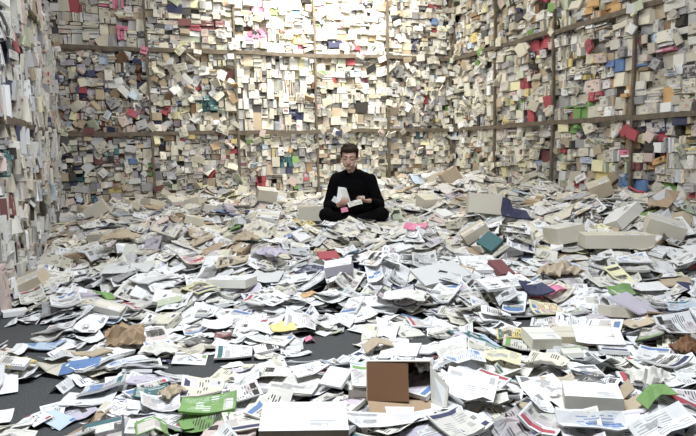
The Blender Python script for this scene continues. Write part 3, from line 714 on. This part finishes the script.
hero_box('carton', 428, 205, .24, .2, .12, .4, 'cream', 'beige', 'cream carton just right of the seated man', 'carton')
crumple('plastic_wrapper', 427, 372, .09, .08, .03, .3, 'white', 'small crumpled white wrapper on the right end of open carton', 'wrapping', .02, mat='plain')
crumple('paper_bag', 126, 342, .20, .15, .07, .4, 'kraft', 'crumpled brown kraft paper bag, left foreground', 'bag', .03, (.05, .35))
crumple('paper_bag', 246, 251, .24, .16, .06, .1, 'tan', 'crumpled tan paper bag in left middle ground', 'bag', .03)
crumple('paper_bag', 122, 255, .30, .18, .07, -.1, 'tan', 'lumpy tan paper parcel near the left wall', 'bag', .03)
crumple('paper_bag', 172, 396, .09, .08, .02, .8, 'tan', 'small torn tan paper corner at lower left', 'paper', .012)
crumple('paper_bag', 687, 352, .13, .10, .05, .2, 'brown', 'crumpled dark brown paper at far right edge', 'bag', .02)
crumple('paper_bag', 560, 275, .28, .18, .06, .3, 'tan', 'crumpled tan wrapping paper in right middle ground', 'wrapping', .03)
crumple('paper_bag', 650, 383, .15, .10, .04, .3, 'offwhite', 'crumpled off-white wrapper above green leaflet at right', 'wrapping', .02, mat='plain')
crumple('plastic_wrapper', 405, 304, .26, .16, .03, -.3, 'offwhite', 'crumpled off-white wrapper in middle ground right of centre', 'wrapping', .02, mat='plain')
crumple('plastic_wrapper', 270, 262, .26, .2, .04, -.5, 'lilac', 'crumpled white and lilac wrapper, middle ground', 'wrapping', .03, mat='plain')
crumple('plastic_wrapper', 160, 352, .20, .12, .035, -.1, 'offwhite', 'rolled off-white wrapper right of the kraft bag', 'wrapping', .015, mat='plain')
hero('leaflet', 105, 297, .15, .09, .01, 'green', 'bright green booklet, left middle ground', -.5, 'plain')
hero('leaflet', 170, 302, .16, .07, .006, 'palegreen', 'pale green slip left of centre', .2, 'plain')
hero('leaflet', 152, 431, .12, .08, .003, 'green', 'green and white leaflet at the bottom edge, lower left', .45, 'graphic', ink='white')
hero('leaflet', 186, 425, .05, .06, .003, 'green', 'small green card at the bottom edge, lower left', .5, 'plain')
hero('magazine', 209, 409, .22, .09, .012, 'green', 'thick magazine with green and white cover, lower left', .08, 'graphic', ink='white', slope=(0, .25))
hero('envelope', 80, 366, .19, .08, .004, 'blue', 'blue envelope on bare floor in left foreground', .08, 'plain')
hero('leaflet', 502, 362, .17, .10, .003, 'paleyellow', 'yellow leaflet above the open carton, right foreground', -.35, 'graphic', slope=(0, .2))
hero('leaflet', 283, 326, .14, .09, .003, 'yellow', 'golden yellow leaflet in the middle of the room', .3, 'plain', slope=(0, .15))
hero('leaflet', 310, 342, .06, .05, .002, 'pink', 'small pink card at edge of bare floor', .3, 'plain')
hero('leaflet', 308, 294, .09, .10, .003, 'orange', 'small orange slip in middle ground', .4, 'plain')
hero('booklet' if False else 'leaflet', 620, 280, .13, .22, .006, 'paleyellow', 'yellow and black patterned booklet leaning up at right', .35, 'graphic', slope=(.1, .6), ink='black')
hero('leaflet', 416, 231, .2, .14, .01, 'pink', 'bright pink folder right of the seated man', -.3, 'plain', slope=(0, .3))
hero('paperback', 328, 259, .17, .12, .03, 'red', 'red paperback in front of the seated man', .2, 'plain', slope=(0, .4))
hero('paperback', 490, 251, .16, .16, .03, 'teal', 'dark teal paperback in right middle ground', .5, 'plain')
hero('paperback', 500, 271, .12, .18, .04, 'maroon', 'maroon paperback beside white catalogues at right', .4, 'plain', slope=(0, .4))
hero('catalogue', 479, 268, .26, .22, .03, 'white', 'thick white catalogue with printed columns, right middle ground', .1, 'text', slope=(.0, .35))
hero('catalogue', 440, 277, .36, .24, .02, 'palegrey', 'large grey catalogue lying open-edged in middle ground', .35, 'plain', slope=(.15, .3))
hero('catalogue', 505, 294, .34, .16, .02, 'white', 'white catalogue with black printed bars, middle ground', .3, 'text', slope=(.05, .25))
hero('magazine', 536, 297, .18, .14, .012, 'navy', 'navy blue magazine beside pink folder at right', .3, 'plain', slope=(0, .2))
hero('leaflet', 556, 297, .22, .06, .006, 'pink', 'pink strip folder right of the navy magazine', .5, 'plain', slope=(0, .3))
hero('magazine', 514, 222, .28, .16, .014, 'navy', 'dark navy magazine in the rear heap at right', .1, 'plain')
hero('magazine', 632, 306, .18, .22, .01, 'lilac', 'purplish grey magazine in right middle ground', .5, 'plain', slope=(0, .2))
hero('large_envelope', 128, 268, .36, .22, .006, 'palegrey', 'large pale grey envelope left of centre near the left wall', .05, 'plain', slope=(0, .12))
hero('large_envelope', 268, 282, .22, .17, .012, 'palegrey', 'pale grey padded envelope in left middle ground', -.2, 'plain', slope=(0, .25))
hero('large_envelope', 470, 392, .20, .17, .003, 'white', 'large white sheet leaning beside the open carton', -.35, 'address', slope=(-.05, .42))
hero('large_envelope', 385, 424, .36, .10, .006, 'white', 'long white folded sheet lying in front of the open carton', -.08, 'text', slope=(0, .12))
hero('large_envelope', 400, 352, .20, .15, .003, 'white', 'plain white sheet behind the open carton', -.3, 'plain')
hero('leaflet', 378, 349, .15, .10, .006, 'tan', 'tan folder flap behind the open carton', .2, 'kraft')
hero('newspaper', 592, 428, .25, .08, .006, 'white', 'folded newspaper with blue headings along bottom right edge', .08, 'text', ink='blue')
hero('newspaper', 662, 428, .20, .09, .006, 'white', 'folded newspaper at the bottom right corner', .1, 'text')
hero('leaflet', 657, 394, .12, .07, .003, 'green', 'green leaflet under crumpled wrapper at right', .1, 'plain')
hero('envelope', 190, 359, .17, .09, .004, 'white', 'white envelope standing alone above left bare floor', .1, 'address', parts=True)
hero('letter', 248, 377, .13, .12, .002, 'white', 'white letter with black heading between bare floor patches', .06, 'text')
hero('letter', 218, 330, .18, .10, .002, 'white', 'white sheet beyond the bare floor, left of centre', .15, 'plain')
hero('large_envelope', 598, 336, .24, .16, .003, 'white', 'white sheet with faint print in right foreground', -.2, 'plain')
hero('large_envelope', 645, 290, .28, .14, .004, 'white', 'long white sheet in right middle ground', .1, 'plain', slope=(0, .15))
hero('paperback', 397, 219, .10, .2, .05, 'palegreen', 'pale green book standing beside the seated man', .0, 'plain', slope=(0, .6))
hero('magazine', 640, 196, .2, .2, .02, 'red', 'red magazine lying at the foot of the right wall', .4, 'plain')


# ------------------------------------------------------------------ the seated man
PO = Vector((.03, 6.42, .240))
def ell(bm, c, r, rot=None, seg=16):
    if rot is not None and rot is HR: r = (r[0]*HS.x, r[1]*HS.y, r[2]*HS.z)
    m = Matrix.Translation(Vector(c))@((rot or Matrix.Identity(3)).to_4x4())@Matrix.Diagonal((r[0], r[1], r[2], 1))
    bmesh.ops.create_uvsphere(bm, u_segments=seg, v_segments=max(6, seg*3//4), radius=1, matrix=m)
def cap(bm, a, b, ra, rb, seg=12):
    a, b = Vector(a), Vector(b); d = b-a; q = d.to_track_quat('Z', 'Y').to_matrix().to_4x4()
    bmesh.ops.create_cone(bm, cap_ends=True, segments=seg, radius1=ra, radius2=rb, depth=d.length, matrix=Matrix.Translation((a+b)/2)@q)
    for p, r in ((a, ra), (b, rb)): bmesh.ops.create_uvsphere(bm, u_segments=seg, v_segments=8, radius=r*1.0, matrix=Matrix.Translation(p))
def fuse(name, bm, mat, voxel, parent=None, smooth=4, disp=0, dscale=.1):
    me = bpy.data.meshes.new(name); bm.to_mesh(me); bm.free(); me.materials.append(M[mat]); o = link(name, me, parent)
    r = o.modifiers.new('fuse', 'REMESH'); r.mode = 'VOXEL'; r.voxel_size = voxel; r.use_smooth_shade = True
    if smooth: s_ = o.modifiers.new('soften', 'SMOOTH'); s_.iterations = smooth; s_.factor = .5
    if disp:
        tx = bpy.data.textures.new(name+'_folds', 'CLOUDS'); tx.noise_scale = dscale
        dm = o.modifiers.new('folds', 'DISPLACE'); dm.texture = tx; dm.strength = disp; dm.mid_level = .5; dm.texture_coords = 'LOCAL'
    return o
man = bpy.data.objects.new('person', None); COL.objects.link(man); man.location = PO
man['label'] = 'young dark-haired man in black sitting cross-legged on the mail, reading letters'; man['category'] = 'person'
HR = Matrix.Rotation(radians(-6), 3, 'Z')@Matrix.Rotation(radians(20), 3, 'X')@Matrix.Rotation(radians(4), 3, 'Y')
HC = Vector((-.002, -.055, .738))
HS = Vector((1.15, 1.05, .98))
def hp(p): return HC+HR@Vector((p[0]*HS.x, p[1]*HS.y, p[2]*HS.z))
SHO = {-1: (-.150, .065, .490), 1: (.215, .065, .482)}; ELB = {-1: (-.235, .0, .215), 1: (.315, .0, .205)}; WRI = {-1: (-.135, -.255, .235), 1: (.205, -.235, .275)}
HIP = {-1: (-.06, .10, .10), 1: (.12, .10, .10)}; KNE = {-1: (-.265, -.21, .135), 1: (.335, -.15, .125)}; ANK = {-1: (.13, -.30, .055), 1: (-.02, -.24, .05)}; TOE = {-1: (.24, -.25, .05), 1: (-.14, -.27, .04)}
bm = bmesh.new()
ell(bm, (.03, .12, .11), (.155, .115, .11)); cap(bm, (.03, .13, .12), (.03, .10, .30), .115, .118); ell(bm, (.032, .075, .385), (.155, .105, .13))
cap(bm, SHO[-1], SHO[1], .058, .058); cap(bm, (.03, .06, .50), (.008, .0, .63), .058, .050)
ell(bm, hp((0, .012, .032)), (.076, .097, .095), HR, 24); ell(bm, hp((0, -.022, -.035)), (.060, .070, .082), HR, 24); ell(bm, hp((0, -.070, -.098)), (.025, .020, .020), HR)
ell(bm, hp((.030, -.050, -.045)), (.028, .032, .045), HR); ell(bm, hp((-.030, -.050, -.045)), (.028, .032, .045), HR); ell(bm, hp((0, -.045, -.075)), (.046, .042, .042), HR, 20)
cap(bm, hp((0, -.090, .022)), hp((0, -.113, -.028)), .009, .013); ell(bm, hp((0, -.100, -.034)), (.018, .011, .009), HR)
cap(bm, hp((-.042, -.080, .036)), hp((.042, -.080, .036)), .012, .012)
for s in (-1, 1):
    ell(bm, hp((s*.078, .014, -.008)), (.010, .020, .032), HR); ell(bm, hp((s*.031, -.078, .010)), (.015, .011, .011), HR)
    cap(bm, SHO[s], ELB[s], .052, .042); cap(bm, ELB[s], WRI[s], .042, .026)
    cap(bm, HIP[s], KNE[s], .085, .062); cap(bm, KNE[s], ANK[s], .060, .038); cap(bm, ANK[s], TOE[s], .036, .028)
cap(bm, hp((-.022, -.086, -.064)), hp((.022, -.086, -.064)), .009, .009)
def hand(bm, wrist, palm_dir, palm_nrm, s, curl):
    d = Vector(palm_dir).normalized(); n = Vector(palm_nrm); n = (n-d*n.dot(d)).normalized(); side = d.cross(n)*s; w = Vector(wrist)
    R3 = Matrix((tuple(side), tuple(d), tuple(n))).transposed()
    if R3.determinant() < 0: R3 = Matrix((tuple(-side), tuple(d), tuple(n))).transposed()
    ell(bm, w+d*.045, (.040, .052, .016), R3)
    cap(bm, w-d*.01, w+d*.02, .024, .024)
    tips = []
    for k, (off, L, c_) in enumerate(((.031, .072, curl[0]), (.011, .080, curl[1]), (-.010, .075, curl[2]), (-.030, .060, curl[3]))):
        p = w+d*.085+side*off; a = 0.0; r = .0095
        for j, fr in enumerate((.45, .32, .23)):
            a += c_*(.7 if j == 0 else 1.0); q = p+(d*cos(a)+n*sin(a)+side*off*1.2)*L*fr; cap(bm, p, q, r, r*.92, 8); p = q; r *= .9
        tips.append(p)
    p = w+d*.025+side*.034; q = p+(side*.7+d*.6+n*.45).normalized()*.036; r_ = q+(side*.15+d*.8+n*.65).normalized()*.030
    cap(bm, p, q, .013, .011, 8); cap(bm, q, r_, .011, .009, 8)
    return w+d*.07+n*.03
g1 = hand(bm, WRI[-1], (.55, -.62, .35), (.35, .35, .85), -1, (.55, .6, .7, .75))
g2 = hand(bm, WRI[1], (-.75, -.55, .10), (-.1, .25, .95), 1, (.35, .45, .5, .6))
body = fuse('body', bm, 'skin', .0048, man, 2)
# hair
bm = bmesh.new()
ell(bm, hp((0, .030, .050)), (.085, .094, .088), HR, 24); ell(bm, hp((-.01, -.052, .098)), (.062, .040, .030), HR); ell(bm, hp((.03, -.035, .105)), (.045, .05, .028), HR); ell(bm, hp((0, .06, -.02)), (.070, .055, .07), HR)
for s in (-1, 1): ell(bm, hp((s*.070, -.012, .040)), (.014, .032, .045), HR)
for k in range(26):
    a = U_(0, 2*pi); e = U_(.25, 1.3); p = Vector((cos(a)*cos(e)*.08, sin(a)*cos(e)*.09+.02, .05+sin(e)*.085))
    if p.y < -.03 and p.z < .09: continue
    ell(bm, hp(p), (.018, .022, .012), HR, 8)
fuse('hair', bm, 'hair', .0055, man, 1, .006, .02)
def small(name, pts, mat):
    bm = bmesh.new()
    for a, b, r in pts: cap(bm, hp(a), hp(b), r, r*.8, 8)
    me = bpy.data.meshes.new(name); bm.to_mesh(me); bm.free(); me.materials.append(M[mat]); return link(name, me, man)
for s in (-1, 1):
    small('eyebrow', [((s*.016, -.094, .040), (s*.048, -.083, .043), .0045)], 'hair')
    small('eye', [((s*.024, -.087, .004), (s*.040, -.083, .004), .0045)], 'eye')
small('lips', [((-.020, -.094, -.063), (.020, -.094, -.063), .0045)], 'lips')
# clothes
e_ = .013; bm = bmesh.new()
ell(bm, (.03, .115, .13), (.155+e_, .115+e_, .10)); cap(bm, (.03, .12, .12), (.03, .09, .30), .165, .150); ell(bm, (.032, .065, .385), (.195, .125, .15)); ell(bm, (.035, .05, .22), (.21, .13, .15))
cap(bm, SHO[-1], SHO[1], .070, .070); cap(bm, (.03, .062, .51), (.020, .030, .585), .088, .064)
for s in (-1, 1): cap(bm, (.025, .045, .570), (SHO[s][0]*.85, .06, .500), .052, .066)
for s in (-1, 1):
    W_ = Vector(ELB[s]).lerp(Vector(WRI[s]), .93); cap(bm, SHO[s], ELB[s], .074, .066); cap(bm, ELB[s], W_, .064, .042)
fuse('shirt', bm, 'shirt', .007, man, 5, .018, .09)
bm = bmesh.new(); ell(bm, (.03, .12, .10), (.165+e_, .125+e_, .11))
for s in (-1, 1):
    A_ = Vector(KNE[s]).lerp(Vector(ANK[s]), .95); cap(bm, HIP[s], KNE[s], .10, .076); cap(bm, KNE[s], A_, .074, .052)
fuse('trousers', bm, 'trousers', .008, man, 3, .018, .08)
for s in (-1, 1):
    bm = bmesh.new(); cap(bm, ANK[s], TOE[s], .045, .036); cap(bm, Vector(ANK[s])+Vector((0, 0, -.012)), Vector(TOE[s])+Vector((0, 0, -.01)), .046, .038); fuse('shoe', bm, 'shoe', .008, man, 2)
# letters in his hands
def held(kind, c, w, l, t, rot, cname, label, mat='plain'):
    g = slab(w, l, np.array([[0, .004], [.006, .01], [0, .004]]), t); mt = Matrix.Translation(PO+Vector(c))@Euler(rot).to_matrix().to_4x4()
    o = link(kind, mesh_from(kind, g[0].tolist(), g[1], g[2], g[3], C[cname], C['charcoal'], U_(0, 90), mat), None, mt); o['label'] = label; o['category'] = kind
    return o
held('envelope', (-.100, -.288, .345), .075, .17, .003, (radians(78), radians(6), radians(-18)), 'white', 'upright white envelope held in his fist, left one')
held('envelope', (-.050, -.292, .335), .065, .16, .003, (radians(80), radians(-14), radians(22)), 'offwhite', 'upright off-white envelope held in his fist, right one')
held('postcard', (-.150, -.28, .295), .08, .06, .002, (radians(70), radians(30), radians(-10)), 'palegrey', 'grey postcard sticking out beside his fist')
held('postcard', (-.065, -.325, .195), .07, .05, .002, (radians(62), radians(-10), radians(5)), 'pink', 'pink and white postcard held below his fist')
held('letter', (.045, -.330, .262), .15, .06, .003, (radians(48), radians(-14), radians(10)), 'offwhite', 'folded white letter held between his two hands', 'text')
held('envelope', (.115, -.285, .305), .07, .05, .003, (radians(55), radians(-8), radians(-6)), 'palegrey', 'small grey envelope in his left hand')
# mail tucked against his legs
for px, py in ((318, 216), (326, 214), (334, 218), (344, 221), (355, 222), (366, 221), (378, 220), (388, 219), (395, 214), (311, 226), (330, 224), (350, 227), (370, 226), (386, 225), (340, 214), (352, 216), (364, 217), (322, 219), (338, 217), (348, 218), (358, 219), (372, 218), (382, 217), (335, 222), (361, 223), (316, 221), (392, 221), (325, 213), (331, 217), (343, 216), (384, 220), (376, 222), (368, 220), (340, 219), (333, 220), (327, 217)):
    p = at(px, py+2, .33); piece(random.choice(['envelope', 'leaflet', 'postcard', 'leaflet']), p.x, p.y, U_(0, 6), True, pick(dict(white=4, offwhite=3, cream=2, beige=1)), tilt=.3)


# ------------------------------------------------------------------ labels: every countable piece gets its own words
def finish_labels():
    d = {}
    for t in things: d.setdefault((t[1], t[2]), []).append(t)
    N_ = ['leftmost', 'second-from-left', 'third-from-left', 'fourth-from-left', 'fifth-from-left', 'sixth-from-left', 'seventh-from-left', 'eighth-from-left', 'ninth-from-left', 'tenth-from-left']
    for (a, b), L in d.items():
        L.sort(key=lambda t: t[4]); n = len(L)
        for i, t in enumerate(L):
            o = t[0]; pre = ''
            if n == 2: pre = ['left-hand ', 'right-hand '][i]
            elif n == 3: pre = ['leftmost ', 'middle ', 'rightmost '][i]
            elif n > 3: pre = (N_[i] if i < 9 and i < n-1 else ('rightmost' if i == n-1 else 'one of the many'))+' '
            o['label'] = pre+a+', '+b; o['group'] = t[3]
finish_labels()
